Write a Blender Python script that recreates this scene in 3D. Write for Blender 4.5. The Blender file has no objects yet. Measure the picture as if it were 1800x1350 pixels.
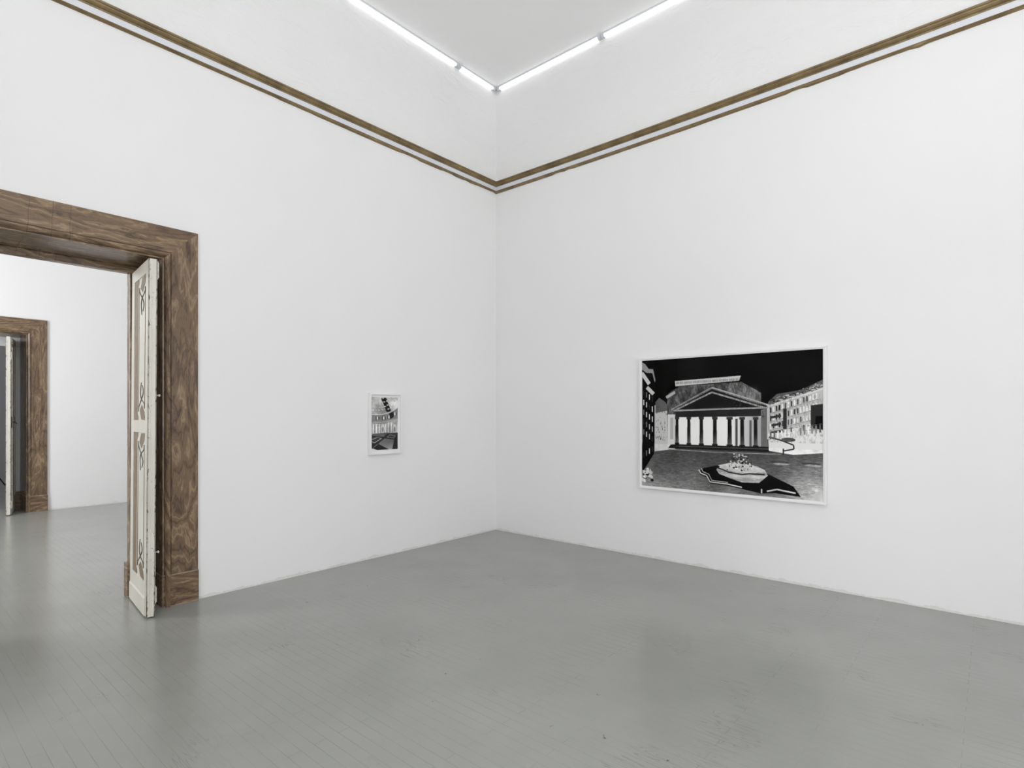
import bpy, bmesh, math, random
import numpy as np
from mathutils import Vector, Matrix

random.seed(4)
S = bpy.context.scene
COL = S.collection

# ---------------------------------------------------------------- materials
def new_mat(name):
    m = bpy.data.materials.new(name); m.use_nodes = True
    nt = m.node_tree; b = nt.nodes['Principled BSDF']
    return m, nt, b
def N(nt, t, **kw):
    n = nt.nodes.new(t)
    for k, v in kw.items():
        if k in n.inputs: n.inputs[k].default_value = v
        else: setattr(n, k, v)
    return n
def ramp(nt, stops, interp='LINEAR'):
    r = nt.nodes.new('ShaderNodeValToRGB'); cr = r.color_ramp; cr.interpolation = interp
    while len(cr.elements) < len(stops): cr.elements.new(0.5)
    for e, (p, c) in zip(cr.elements, stops):
        e.position = p; e.color = (c[0], c[1], c[2], 1) if not isinstance(c, (int, float)) else (c, c, c, 1)
    return r
def mathn(nt, op, a, b=None):
    n = nt.nodes.new('ShaderNodeMath'); n.operation = op
    for i, v in enumerate((a, b)):
        if v is None: continue
        if isinstance(v, (int, float)): n.inputs[i].default_value = v
        else: nt.links.new(v, n.inputs[i])
    return n.outputs[0]
def mixc(nt, fac, a, b, mode='MIX'):
    n = nt.nodes.new('ShaderNodeMix'); n.data_type = 'RGBA'; n.blend_type = mode
    for sock, v in ((n.inputs[0], fac), (n.inputs[6], a), (n.inputs[7], b)):
        if isinstance(v, (int, float)): sock.default_value = v
        elif isinstance(v, tuple): sock.default_value = (*v, 1)
        else: nt.links.new(v, sock)
    return n.outputs[2]
def pos(nt, scale=(1, 1, 1), rot=(0, 0, 0), src='geo'):
    if src == 'geo': s = nt.nodes.new('ShaderNodeNewGeometry').outputs['Position']
    else: s = nt.nodes.new('ShaderNodeTexCoord').outputs['Object']
    mp = nt.nodes.new('ShaderNodeMapping'); nt.links.new(s, mp.inputs[0])
    mp.inputs['Scale'].default_value = scale; mp.inputs['Rotation'].default_value = rot
    return mp.outputs[0], s
def simple(name, col, rough=0.5, metal=0.0, spec=0.5, noise=0.0, nscale=30, bump=0.0):
    m, nt, b = new_mat(name)
    b.inputs['Base Color'].default_value = (*col, 1); b.inputs['Roughness'].default_value = rough
    b.inputs['Metallic'].default_value = metal; b.inputs['Specular IOR Level'].default_value = spec
    if noise or bump:
        v, _ = pos(nt, src='obj')
        n = N(nt, 'ShaderNodeTexNoise', Scale=nscale, Detail=4.0); nt.links.new(v, n.inputs['Vector'])
        lo = tuple(c * (1 - noise) for c in col); hi = tuple(min(1, c * (1 + noise)) for c in col)
        r = ramp(nt, [(0.3, lo), (0.7, hi)]); nt.links.new(n.outputs[0], r.inputs[0])
        nt.links.new(r.outputs[0], b.inputs['Base Color'])
        if bump:
            bp = N(nt, 'ShaderNodeBump', Strength=bump, Distance=0.002); nt.links.new(n.outputs[0], bp.inputs['Height'])
            nt.links.new(bp.outputs[0], b.inputs['Normal'])
    return m

def plaster(name, col=(0.80, 0.80, 0.80), strokes=0.024):
    m, nt, b = new_mat(name)
    b.inputs['Roughness'].default_value = 0.75; b.inputs['Specular IOR Level'].default_value = 0.25
    v, raw = pos(nt)
    sep = nt.nodes.new('ShaderNodeSeparateXYZ'); nt.links.new(raw, sep.inputs[0])
    # smooth rolled paint below the rail, trowelled strokes above it
    up = mathn(nt, 'GREATER_THAN', sep.outputs[2], 4.45)
    vs, _ = pos(nt, scale=(0.9, 0.9, 2.6), rot=(0.5, 0.35, 0))
    n1 = N(nt, 'ShaderNodeTexNoise', Scale=2.4, Detail=5.0, Roughness=0.55, Distortion=1.8); nt.links.new(vs, n1.inputs['Vector'])
    n2 = N(nt, 'ShaderNodeTexNoise', Scale=1.3, Detail=2.0); nt.links.new(v, n2.inputs['Vector'])
    n3 = N(nt, 'ShaderNodeTexNoise', Scale=160.0, Detail=2.0); nt.links.new(v, n3.inputs['Vector'])
    amp = mathn(nt, 'ADD', mathn(nt, 'MULTIPLY', up, strokes), 0.0008)
    h = mathn(nt, 'MULTIPLY', n1.outputs[0], amp)
    h = mathn(nt, 'ADD', h, mathn(nt, 'MULTIPLY', n2.outputs[0], 0.006))
    h = mathn(nt, 'ADD', h, mathn(nt, 'MULTIPLY', n3.outputs[0], 0.00003))
    bp = N(nt, 'ShaderNodeBump', Strength=0.55, Distance=1.0); nt.links.new(h, bp.inputs['Height'])
    nt.links.new(bp.outputs[0], b.inputs['Normal'])
    # faint scuff line of old floor paint at the foot of the wall
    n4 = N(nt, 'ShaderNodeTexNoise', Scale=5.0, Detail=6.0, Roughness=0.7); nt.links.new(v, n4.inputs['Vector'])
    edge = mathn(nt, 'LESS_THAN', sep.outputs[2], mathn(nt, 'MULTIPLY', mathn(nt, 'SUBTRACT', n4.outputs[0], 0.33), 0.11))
    # tiny blotches
    n5 = N(nt, 'ShaderNodeTexNoise', Scale=0.9, Detail=3.0); nt.links.new(v, n5.inputs['Vector'])
    r5 = ramp(nt, [(0.35, tuple(c * 0.985 for c in col)), (0.65, col)]); nt.links.new(n5.outputs[0], r5.inputs[0])
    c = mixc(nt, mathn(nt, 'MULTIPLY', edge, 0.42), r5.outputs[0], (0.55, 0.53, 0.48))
    nt.links.new(c, b.inputs['Base Color'])
    return m

def marble(name, vertical=True, tint=(1, 1, 1), off=0.0, block=False, cracks=None):
    m, nt, b = new_mat(name)
    sc = (1, 1, 0.24) if vertical else (0.24, 1, 1)
    v, raw = pos(nt, scale=sc)
    nt.nodes['Mapping'].inputs['Location'].default_value = (off, off * 0.7, off * 1.3)
    # big folds
    nA = N(nt, 'ShaderNodeTexNoise', Scale=3.2, Detail=2.5, Roughness=0.5, Distortion=0.9); nt.links.new(v, nA.inputs['Vector'])
    nB = N(nt, 'ShaderNodeTexNoise', Scale=9.0, Detail=4.0, Roughness=0.6, Distortion=1.6); nt.links.new(v, nB.inputs['Vector'])
    nC = N(nt, 'ShaderNodeTexNoise', Scale=70.0, Detail=5.0, Roughness=0.7); nt.links.new(v, nC.inputs['Vector'])
    s = mathn(nt, 'MULTIPLY', nA.outputs[0], 50.0)
    s = mathn(nt, 'ADD', s, mathn(nt, 'MULTIPLY', nB.outputs[0], 13.0))
    s = mathn(nt, 'ADD', s, mathn(nt, 'MULTIPLY', nC.outputs[0], 1.0))
    w = mathn(nt, 'MULTIPLY', mathn(nt, 'ADD', mathn(nt, 'SINE', s), 1.0), 0.5)
    t = lambda r, g, bb: (r * tint[0], g * tint[1], bb * tint[2])
    r = ramp(nt, [(0.0, t(.055, .038, .030)), (0.10, t(.095, .070, .052)), (0.45, t(.150, .112, .080)), (0.85, t(.185, .145, .104)), (1.0, t(.27, .225, .165))])
    nt.links.new(w, r.inputs[0])
    r2 = ramp(nt, [(0.30, (.095, .070, .062)), (0.46, (.145, .112, .090)), (0.56, (.165, .130, .088)), (0.72, (.20, .162, .125))])
    nt.links.new(nB.outputs[0], r2.inputs[0])
    c = mixc(nt, 0.45, r.outputs[0], r2.outputs[0])
    w2 = mathn(nt, 'SINE', mathn(nt, 'MULTIPLY', s, 3.1)); r4 = ramp(nt, [(0.0, .74), (0.25, 1.0), (0.85, 1.03), (1.0, 1.22)])
    nt.links.new(mathn(nt, 'MULTIPLY_ADD', w2, 0.5), r4.inputs[0]); r4.inputs[0].links[0].from_node.inputs[2].default_value = 0.5
    c = mixc(nt, 0.75, c, r4.outputs[0], 'MULTIPLY')
    r3 = ramp(nt, [(0.32, .70), (0.5, .98), (0.7, 1.15)]); nt.links.new(nC.outputs[0], r3.inputs[0])
    c = mixc(nt, 0.8, c, r3.outputs[0], 'MULTIPLY')
    c = mixc(nt, 1.0, c, (1.14, .98, .80), 'MULTIPLY')
    sz = nt.nodes.new('ShaderNodeSeparateXYZ'); nt.links.new(raw, sz.inputs[0])
    if block:
        wob = mathn(nt, 'MULTIPLY', mathn(nt, 'SUBTRACT', nB.outputs[0], 0.5), 0.012)
        ln = mathn(nt, 'LESS_THAN', mathn(nt, 'ABSOLUTE', mathn(nt, 'SUBTRACT', mathn(nt, 'ADD', sz.outputs[2], wob), 0.246)), 0.0035)
        bt = mathn(nt, 'LESS_THAN', sz.outputs[2], mathn(nt, 'MULTIPLY', mathn(nt, 'SUBTRACT', nB.outputs[0], 0.40), 0.09))
        c = mixc(nt, mathn(nt, 'MULTIPLY', mathn(nt, 'MAXIMUM', ln, bt), 0.55), c, (.40, .35, .30))
    if cracks:
        wob = mathn(nt, 'MULTIPLY', mathn(nt, 'SUBTRACT', nA.outputs[0], 0.5), 0.05); m0 = None
        for xc in cracks:
            q = mathn(nt, 'LESS_THAN', mathn(nt, 'ABSOLUTE', mathn(nt, 'SUBTRACT', mathn(nt, 'ADD', sz.outputs[0], wob), xc)), 0.0018)
            m0 = q if m0 is None else mathn(nt, 'MAXIMUM', m0, q)
        c = mixc(nt, mathn(nt, 'MULTIPLY', m0, 0.6), c, (.05, .035, .025))
    nt.links.new(c, b.inputs['Base Color'])
    b.inputs['Roughness'].default_value = 0.26; b.inputs['Specular IOR Level'].default_value = 0.5
    bp = N(nt, 'ShaderNodeBump', Strength=0.15, Distance=0.004); nt.links.new(nC.outputs[0], bp.inputs['Height'])
    nt.links.new(bp.outputs[0], b.inputs['Normal'])
    return m

def floor_mat():
    m, nt, b = new_mat('grey_painted_boards')
    v, raw = pos(nt, rot=(0, 0, math.radians(90)))
    br = N(nt, 'ShaderNodeTexBrick'); nt.links.new(v, br.inputs['Vector'])
    br.offset = 0.37; br.squash = 1.0; br.offset_frequency = 2
    for k, x in (('Scale', 1.0), ('Brick Width', 0.85), ('Row Height', 0.062), ('Mortar Size', 0.0010), ('Mortar Smooth', 0.4), ('Bias', 0.0)):
        br.inputs[k].default_value = x
    br.inputs['Color1'].default_value = (0, 0, 0, 1); br.inputs['Color2'].default_value = (1, 1, 1, 1); br.inputs['Mortar'].default_value = (.5, .5, .5, 1)
    # per-board shift of the grain
    off = nt.nodes.new('ShaderNodeVectorMath'); off.operation = 'SCALE'; off.inputs['Scale'].default_value = 7.0
    nt.links.new(br.outputs['Color'], off.inputs[0])
    add = nt.nodes.new('ShaderNodeVectorMath'); add.operation = 'ADD'
    st = N(nt, 'ShaderNodeMapping'); nt.links.new(raw, st.inputs[0]); st.inputs['Scale'].default_value = (9.0, 1.0, 1.0)
    nt.links.new(st.outputs[0], add.inputs[0]); nt.links.new(off.outputs[0], add.inputs[1])
    g = N(nt, 'ShaderNodeTexNoise', Scale=1.5, Detail=2.0, Distortion=0.3); nt.links.new(add.outputs[0], g.inputs['Vector'])
    rings = mathn(nt, 'SINE', mathn(nt, 'MULTIPLY', g.outputs[0], 95.0))
    fine = N(nt, 'ShaderNodeTexNoise', Scale=9.0, Detail=4.0); nt.links.new(add.outputs[0], fine.inputs['Vector'])
    patch = N(nt, 'ShaderNodeTexNoise', Scale=1.7, Detail=3.0); nt.links.new(raw, patch.inputs['Vector'])
    pm = ramp(nt, [(0.46, 0.0), (0.66, 1.0)]); nt.links.new(patch.outputs[0], pm.inputs[0])
    rr = mathn(nt, 'MULTIPLY', rings, pm.outputs[0])
    wav = N(nt, 'ShaderNodeTexNoise', Scale=2.2, Detail=2.0); nt.links.new(raw, wav.inputs['Vector'])
    h = mathn(nt, 'MULTIPLY', rr, 0.00009)
    h = mathn(nt, 'ADD', h, mathn(nt, 'MULTIPLY', fine.outputs[0], 0.00012))
    h = mathn(nt, 'ADD', h, mathn(nt, 'MULTIPLY', wav.outputs[0], 0.0008))
    h = mathn(nt, 'SUBTRACT', h, mathn(nt, 'MULTIPLY', br.outputs['Fac'], 0.00045))
    bp = N(nt, 'ShaderNodeBump', Strength=1.0, Distance=1.0); nt.links.new(h, bp.inputs['Height'])
    nt.links.new(bp.outputs[0], b.inputs['Normal'])
    big = N(nt, 'ShaderNodeTexNoise', Scale=0.8, Detail=5.0, Roughness=0.6); nt.links.new(raw, big.inputs['Vector'])
    rb = ramp(nt, [(0.30, FLOOR_LO), (0.70, FLOOR_HI)]); nt.links.new(big.outputs[0], rb.inputs[0])
    sv = ramp(nt, [(0.38, 0.04), (0.68, 0.55)]); nt.links.new(wav.outputs[0], sv.inputs[0]); seam = sv.outputs[0]
    # seams a touch darker, worn specks, grain catching dirt
    c = mixc(nt, mathn(nt, 'MULTIPLY', br.outputs['Fac'], seam), rb.outputs[0], (.10, .10, .09))
    gr = ramp(nt, [(0.0, 0.0), (0.75, 0.0), (1.0, 1.0)]); nt.links.new(rr, gr.inputs[0])
    c = mixc(nt, mathn(nt, 'MULTIPLY', gr.outputs[0], 0.30), c, (.11, .11, .10))
    sp = N(nt, 'ShaderNodeTexNoise', Scale=13.0, Detail=3.0, Roughness=0.7); nt.links.new(raw, sp.inputs['Vector'])
    rs = ramp(nt, [(0.715, 0.0), (0.735, 1.0)]); nt.links.new(sp.outputs[0], rs.inputs[0])
    c = mixc(nt, mathn(nt, 'MULTIPLY', rs.outputs[0], 0.6), c, (.06, .055, .045))
    nt.links.new(c, b.inputs['Base Color'])
    b.inputs['Roughness'].default_value = 0.215
    b.inputs['Specular IOR Level'].default_value = 0.46
    return m
FLOOR_LO, FLOOR_HI = (.262, .266, .250), (.312, .316, .298)

def cream_paint():
    m, nt, b = new_mat('cream_paint_chipped')
    v, raw = pos(nt, src='obj')
    n = N(nt, 'ShaderNodeTexNoise', Scale=26.0, Detail=6.0, Roughness=0.7); nt.links.new(v, n.inputs['Vector'])
    r = ramp(nt, [(0.655, 0.0), (0.675, 1.0)]); nt.links.new(n.outputs[0], r.inputs[0])
    n2 = N(nt, 'ShaderNodeTexNoise', Scale=3.0, Detail=3.0); nt.links.new(v, n2.inputs['Vector'])
    r2 = ramp(nt, [(0.3, (.56, .54, .47)), (0.7, (.66, .64, .57))]); nt.links.new(n2.outputs[0], r2.inputs[0])
    sp = nt.nodes.new('ShaderNodeSeparateXYZ'); nt.links.new(raw, sp.inputs[0])
    vz = N(nt, 'ShaderNodeMapping'); nt.links.new(raw, vz.inputs[0]); vz.inputs['Scale'].default_value = (1, 1, .35)
    ne = N(nt, 'ShaderNodeTexNoise', Scale=60.0, Detail=4.0, Roughness=0.7); nt.links.new(vz.outputs[0], ne.inputs['Vector'])
    de = mathn(nt, 'ABSOLUTE', mathn(nt, 'ADD', sp.outputs[1], 0.635))
    dx = mathn(nt, 'MINIMUM', mathn(nt, 'ABSOLUTE', sp.outputs[0]), mathn(nt, 'ABSOLUTE', mathn(nt, 'SUBTRACT', sp.outputs[0], 0.055)))
    near_e = mathn(nt, 'SUBTRACT', 1.0, mathn(nt, 'MINIMUM', 1.0, mathn(nt, 'MULTIPLY', mathn(nt, 'ADD', de, dx), 55.0)))
    low = mathn(nt, 'MAXIMUM', 0.0, mathn(nt, 'SUBTRACT', 1.0, mathn(nt, 'MULTIPLY', sp.outputs[2], 5.5)))
    chip = mathn(nt, 'GREATER_THAN', mathn(nt, 'ADD', ne.outputs[0], mathn(nt, 'MULTIPLY', near_e, mathn(nt, 'ADD', 0.16, mathn(nt, 'MULTIPLY', low, 0.12)))), 0.68)
    allc = mathn(nt, 'MAXIMUM', mathn(nt, 'MULTIPLY', r.outputs[0], 0.8), mathn(nt, 'MULTIPLY', chip, 0.85))
    c = mixc(nt, allc, r2.outputs[0], (.16, .11, .07))
    nt.links.new(c, b.inputs['Base Color']); b.inputs['Roughness'].default_value = 0.38
    bp = N(nt, 'ShaderNodeBump', Strength=0.3, Distance=0.001); nt.links.new(n.outputs[0], bp.inputs['Height'])
    nt.links.new(bp.outputs[0], b.inputs['Normal'])
    return m

def gold_mat():
    m, nt, b = new_mat('old_gilding')
    v, raw = pos(nt)
    n = N(nt, 'ShaderNodeTexNoise', Scale=6.0, Detail=6.0, Roughness=0.65); nt.links.new(v, n.inputs['Vector'])
    r = ramp(nt, [(0.3, (.125, .085, .040)), (0.5, (.20, .142, .066)), (0.72, (.28, .205, .095))]); nt.links.new(n.outputs[0], r.inputs[0])
    nt.links.new(r.outputs[0], b.inputs['Base Color'])
    b.inputs['Metallic'].default_value = 0.25; b.inputs['Roughness'].default_value = 0.42
    return m

M = dict(
    wall=plaster('white_wall_plaster'), ceil=plaster('white_ceiling_plaster', (.87, .87, .87), 0.002), floor=floor_mat(),
    mv=marble('brown_alabaster_upright', True), mh=marble('brown_alabaster_lintel', False, (1.0, .99, .93), 3.7, cracks=(-4.643, -4.518, -4.421)),
    mp=marble('brown_alabaster_block', False, (.98, .95, .9), 8.1, block=True),
    cream=cream_paint(), gold=gold_mat(),
    frieze=simple('pale_grey_frieze_paint', (.70, .72, .76), .5),
    shadowpaint=simple('brown_trompe_paint', (.175, .130, .080), .5, noise=.2, nscale=12),
    vine=simple('dark_line_paint', (.10, .085, .065), .5),
    framewhite=simple('white_lacquered_wood', (.80, .80, .80), .4),
    mat=simple('white_paper_mount', (.84, .84, .83), .7),
    housing=simple('grey_white_plastic', (.62, .64, .67), .45),
    metal=simple('painted_iron', (.55, .53, .47), .4, noise=.25, nscale=60),
    black=simple('black_metal', (.012, .012, .013), .35),
    palewood=simple('pale_grey_woodwork', (.62, .64, .66), .45),
)
def emit(name, col, s):
    m, nt, b = new_mat(name)
    b.inputs['Base Color'].default_value = (.9, .9, .9, 1)
    b.inputs['Emission Color'].default_value = (*col, 1); b.inputs['Emission Strength'].default_value = s
    return m
TUBE_STRENGTH = 1.7
M['tube'] = emit('lit_tube', (0.99, 1.0, 0.985), TUBE_STRENGTH)
def glass_mat():
    m = bpy.data.materials.new('low_reflection_glass'); m.use_nodes = True
    nt = m.node_tree; nt.nodes.clear()
    o = nt.nodes.new('ShaderNodeOutputMaterial'); mx = nt.nodes.new('ShaderNodeMixShader')
    fr = N(nt, 'ShaderNodeFresnel', IOR=1.11); tr = nt.nodes.new('ShaderNodeBsdfTransparent'); gl = N(nt, 'ShaderNodeBsdfGlossy', Roughness=0.01)
    nt.links.new(fr.outputs[0], mx.inputs[0]); nt.links.new(tr.outputs[0], mx.inputs[1]); nt.links.new(gl.outputs[0], mx.inputs[2])
    nt.links.new(mx.outputs[0], o.inputs[0]); return m
M['glass'] = glass_mat()
def print_mat():
    m, nt, b = new_mat('photographic_print')
    a = nt.nodes.new('ShaderNodeVertexColor'); a.layer_name = 'tone'
    nt.links.new(a.outputs[0], b.inputs['Base Color']); b.inputs['Roughness'].default_value = 0.5; b.inputs['Specular IOR Level'].default_value = 0.04
    return m
M['print'] = print_mat()

# ---------------------------------------------------------------- mesh helpers
def link(name, bm, mats, parent=None, smooth=False, bevel=0.0):
    bmesh.ops.recalc_face_normals(bm, faces=bm.faces)
    me = bpy.data.meshes.new(name); bm.to_mesh(me); bm.free()
    for m in (mats if isinstance(mats, (list, tuple)) else [mats]): me.materials.append(m)
    if smooth:
        for p in me.polygons: p.use_smooth = True
    o = bpy.data.objects.new(name, me); COL.objects.link(o)
    if parent: o.parent = parent
    if bevel:
        bv = o.modifiers.new('bevel', 'BEVEL'); bv.width = bevel; bv.segments = 2; bv.limit_method = 'ANGLE'
    return o
def box(bm, a, b, mi=0):
    x0, y0, z0 = a; x1, y1, z1 = b
    vs = [bm.verts.new(p) for p in ((x0,y0,z0),(x1,y0,z0),(x1,y1,z0),(x0,y1,z0),(x0,y0,z1),(x1,y0,z1),(x1,y1,z1),(x0,y1,z1))]
    for f in ((0,3,2,1),(4,5,6,7),(0,1,5,4),(1,2,6,5),(2,3,7,6),(3,0,4,7)):
        fc = bm.faces.new([vs[i] for i in f]); fc.material_index = mi
def prism(bm, pts, fn, h0, h1, mi=0):
    A = [bm.verts.new(fn(u, v, h0)) for u, v in pts]; B = [bm.verts.new(fn(u, v, h1)) for u, v in pts]
    n = len(pts)
    bm.faces.new(A).material_index = mi; bm.faces.new(B[::-1]).material_index = mi
    for i in range(n): bm.faces.new([A[i], A[(i+1) % n], B[(i+1) % n], B[i]]).material_index = mi
def tube(bm, path, r, seg=8):
    pts = [Vector(p) for p in path]; rings = []
    for i, p in enumerate(pts):
        d = (pts[min(i+1, len(pts)-1)] - pts[max(i-1, 0)]).normalized()
        u = d.orthogonal().normalized(); w = d.cross(u)
        if rings_u and i: 
            u = (rings_u[-1] - d * rings_u[-1].dot(d)).normalized(); w = d.cross(u)
        rings_u.append(u)
        rr = r[i] if isinstance(r, (list, tuple)) else r
        rings.append([bm.verts.new(p + (u * math.cos(a) + w * math.sin(a)) * rr) for a in [2*math.pi*k/seg for k in range(seg)]])
    for a, b in zip(rings, rings[1:]):
        for k in range(seg): bm.faces.new([a[k], a[(k+1) % seg], b[(k+1) % seg], b[k]])
    bm.faces.new(rings[0][::-1]); bm.faces.new(rings[-1]); rings_u.clear()
rings_u = []
def empty(name, loc=(0, 0, 0), rz=0):
    o = bpy.data.objects.new(name, None); COL.objects.link(o); o.location = loc; o.rotation_euler = (0, 0, rz); o.empty_display_size = .1
    return o
def tag(o, label=None, cat=None, group=None, kind=None):
    if label: o['label'] = label
    if cat: o['category'] = cat
    if group: o['group'] = group
    if kind: o['kind'] = kind
    return o

# ---------------------------------------------------------------- room shell
XW, YB, HC = -8.2, -8.0, 5.705            # west wall, wall behind the camera, ceiling
T = 0.53                                   # thickness of the two cross walls
Y2 = 6.30                                  # face of the far wall of the second room
Y3 = 11.35                                 # back wall of the third room
DOORW = 1.464; ZT = 2.705                  # clear marble to marble width, height
D1R, D2R = -3.846, -3.722                  # right jamb of each doorway
LIN = 0.03                                 # thickness of the marble lining
SAG = 0.0065                               # the old ceiling and rails drop slightly to the west

def wall_with_hole(name, y0, y1, x0, x1, z1, hx0, hx1, hz):
    bm = bmesh.new()
    box(bm, (x0, y0, 0), (hx0, y1, z1)); box(bm, (hx1, y0, 0), (x1, y1, z1)); box(bm, (hx0, y0, hz), (hx1, y1, z1))
    bmesh.ops.remove_doubles(bm, verts=bm.verts, dist=1e-5)
    o = link(name, bm, M['wall']); tag(o, kind='structure'); return o
wall_with_hole('wall_left', 0, T, XW - .4, 0.4, 6.0, D1R - DOORW - LIN, D1R + LIN, ZT + LIN)
wall_with_hole('wall_far', Y2, Y2 + T, XW - .4, 0.4, 6.0, D2R - DOORW - LIN, D2R + LIN, ZT + LIN)
bm = bmesh.new(); box(bm, (0, YB - .4, 0), (0.4, 0, 6.0)); tag(link('wall_right', bm, M['wall']), kind='structure')
bm = bmesh.new(); box(bm, (0, T, 0), (0.4, Y2, 6.0)); tag(link('wall_right_beyond', bm, M['wall']), kind='structure')
bm = bmesh.new(); box(bm, (0, Y2 + T, 0), (0.4, Y3, 6.0)); tag(link('wall_right_rearmost', bm, M['wall']), kind='structure')
bm = bmesh.new(); box(bm, (XW - .4, T, 0), (XW, Y2, 6.0)); tag(link('wall_left_beyond', bm, M['wall']), kind='structure')
bm = bmesh.new(); box(bm, (XW - .4, Y2 + T, 0), (XW, Y3, 6.0)); tag(link('wall_left_rearmost', bm, M['wall']), kind='structure')
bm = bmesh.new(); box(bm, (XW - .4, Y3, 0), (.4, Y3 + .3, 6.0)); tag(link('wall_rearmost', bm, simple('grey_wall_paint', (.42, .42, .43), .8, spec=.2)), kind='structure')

# two walls behind the camera; their unseen windows are added to bring in light
def windowed(name, axis, wins, a0, a1, z1=6.0, sill=0.95, head=3.6):
    bm = bmesh.new(); cuts = [a0]
    for w0, w1 in wins: cuts += [w0, w1]
    cuts.append(a1)
    def bb(u0, u1, z0, zz):
        if axis == 'y': box(bm, (u0, YB - .4, z0), (u1, YB, zz))
        else: box(bm, (XW - .4, u0, z0), (XW, u1, zz))
    for i in range(0, len(cuts), 2): bb(cuts[i], cuts[i+1], 0, z1)
    for w0, w1 in wins: bb(w0, w1, 0, sill); bb(w0, w1, head, z1)
    bmesh.ops.remove_doubles(bm, verts=bm.verts, dist=1e-5)
    o = link(name, bm, M['wall']); tag(o, kind='structure')
WY = [(-6.2, -4.8), (-3.9, -2.5)]; WX = [(-7.2, -5.8), (-4.6, -3.2)]
windowed('wall_behind', 'y', WY, XW - .4, 0)
windowed('wall_beside', 'x', WX, YB, 0)
k = 0
for axis, wins in (('y', WY), ('x', WX)):
    for w0, w1 in wins:
        k += 1; bm = bmesh.new()
        def wb(u0, u1, z0, z1, d=.05):
            if axis == 'y': box(bm, (u0, YB - .25, z0), (u1, YB - .25 + d, z1))
            else: box(bm, (XW - .25, u0, z0), (XW - .25 + d, u1, z1))
        wm = (w0 + w1) / 2
        for z0, z1 in ((.95, 1.02), (2.7, 2.76), (3.53, 3.6)): wb(w0, w1, z0, z1)
        for u0, u1 in ((w0, w0 + .07), (wm - .04, wm + .04), (w1 - .07, w1)): wb(u0, u1, 1.02, 3.53, .06)
        tag(link('window_%d' % k, bm, M['framewhite']), kind='structure')  # frames of the unseen windows, put in for the light

# floor and ceilings
bm = bmesh.new(); box(bm, (XW - .4, YB - .4, -.2), (.4, Y3 + .3, 0)); tag(link('floor', bm, M['floor']), kind='structure')
def ceil_z(x, y): return HC + SAG * x * 1.0
def ceiling(name, y0, y1, sag):
    bm = bmesh.new(); nx = 12
    lo, hi = [], []
    for i in range(nx + 1):
        x = XW + (0 - XW) * i / nx
        lo.append((bm.verts.new((x, y0, HC + (SAG * x if sag else 0))), bm.verts.new((x, y1, HC + (SAG * x * .3 if sag else 0)))))
        hi.append((bm.verts.new((x, y0, 6.0)), bm.verts.new((x, y1, 6.0))))
    for i in range(nx):
        bm.faces.new([lo[i][0], lo[i][1], lo[i+1][1], lo[i+1][0]]); bm.faces.new([hi[i][0], hi[i+1][0], hi[i+1][1], hi[i][1]])
        bm.faces.new([lo[i][0], lo[i+1][0], hi[i+1][0], hi[i][0]]); bm.faces.new([lo[i][1], hi[i][1], hi[i+1][1], lo[i+1][1]])
    bm.faces.new([lo[0][0], hi[0][0], hi[0][1], lo[0][1]]); bm.faces.new([lo[-1][0], lo[-1][1], hi[-1][1], hi[-1][0]])
    tag(link(name, bm, M['ceil']), kind='structure')
ceiling('ceiling', 0, YB, True)
ceiling('ceiling_beyond', Y2, T, False)
ceiling('ceiling_rearmost', Y3, Y2 + T, False)

# ---------------------------------------------------------------- picture rail (gilt / grey / gilt)
def dz_left(s): return -SAG * s
def dz_right(s): return -0.0178 * s * (1) * (1 - s / 4.35) * 0.72 if s < 4.35 else (s - 4.35) * 0.016
def rail(side, smax, dz, mitre0, name, mitre_end=True):
    # profile (out, z); swept along the wall from the corner, both ends mitred
    lower = [(0, 4.352), (.010, 4.353), (.020, 4.360), (.024, 4.372), (.018, 4.384), (.006, 4.388), (0, 4.388)]
    grey = [(0, 4.388), (.006, 4.388), (.009, 4.410), (.012, 4.438), (0, 4.438)]
    upper = [(0, 4.436), (.016, 4.436), (.020, 4.444), (.030, 4.450), (.040, 4.462), (.044, 4.470), (.054, 4.474), (.056, 4.484), (.050, 4.490), (0, 4.492)]
    def sweep(prof, jag=False):
        bm = bmesh.new(); n = int(smax / 0.06); rings = []
        rnd = random.Random(7 if side == 'L' else 3); cur = 0; 
        for i in range(n + 1):
            s = smax * i / n
            if jag and rnd.random() < .16: cur = rnd.choice([0, 0, 0.002, 0.005, 0.008, 0.010])
            ring = []
            for j, (o, z) in enumerate(prof):
                zz = z + dz(s)
                if jag and j < 3: zz += cur
                ss = s
                if i == 0: ss = max(s, o)
                if i == n: ss = smax - o
                ring.append(bm.verts.new((-ss, -o, zz) if side == 'L' else (-o, -ss, zz)))
            rings.append(ring)
        m = len(prof)
        for a, b in zip(rings, rings[1:]):
            for j in range(m): bm.faces.new([a[j], a[(j+1) % m], b[(j+1) % m], b[j]])
        bm.faces.new(rings[0]); bm.faces.new(rings[-1][::-1])
        return bm
    root = link(name, sweep(grey), M['frieze']); tag(root, kind='structure')
    link('gilded_molding', sweep(upper), M['gold'], root); link('gilded_bead', sweep(lower, True), M['gold'], root)
rail('L', 8.2, dz_left, 0, 'trim_1'); rail('R', 8.0, dz_right, 0, 'trim_2')

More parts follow.
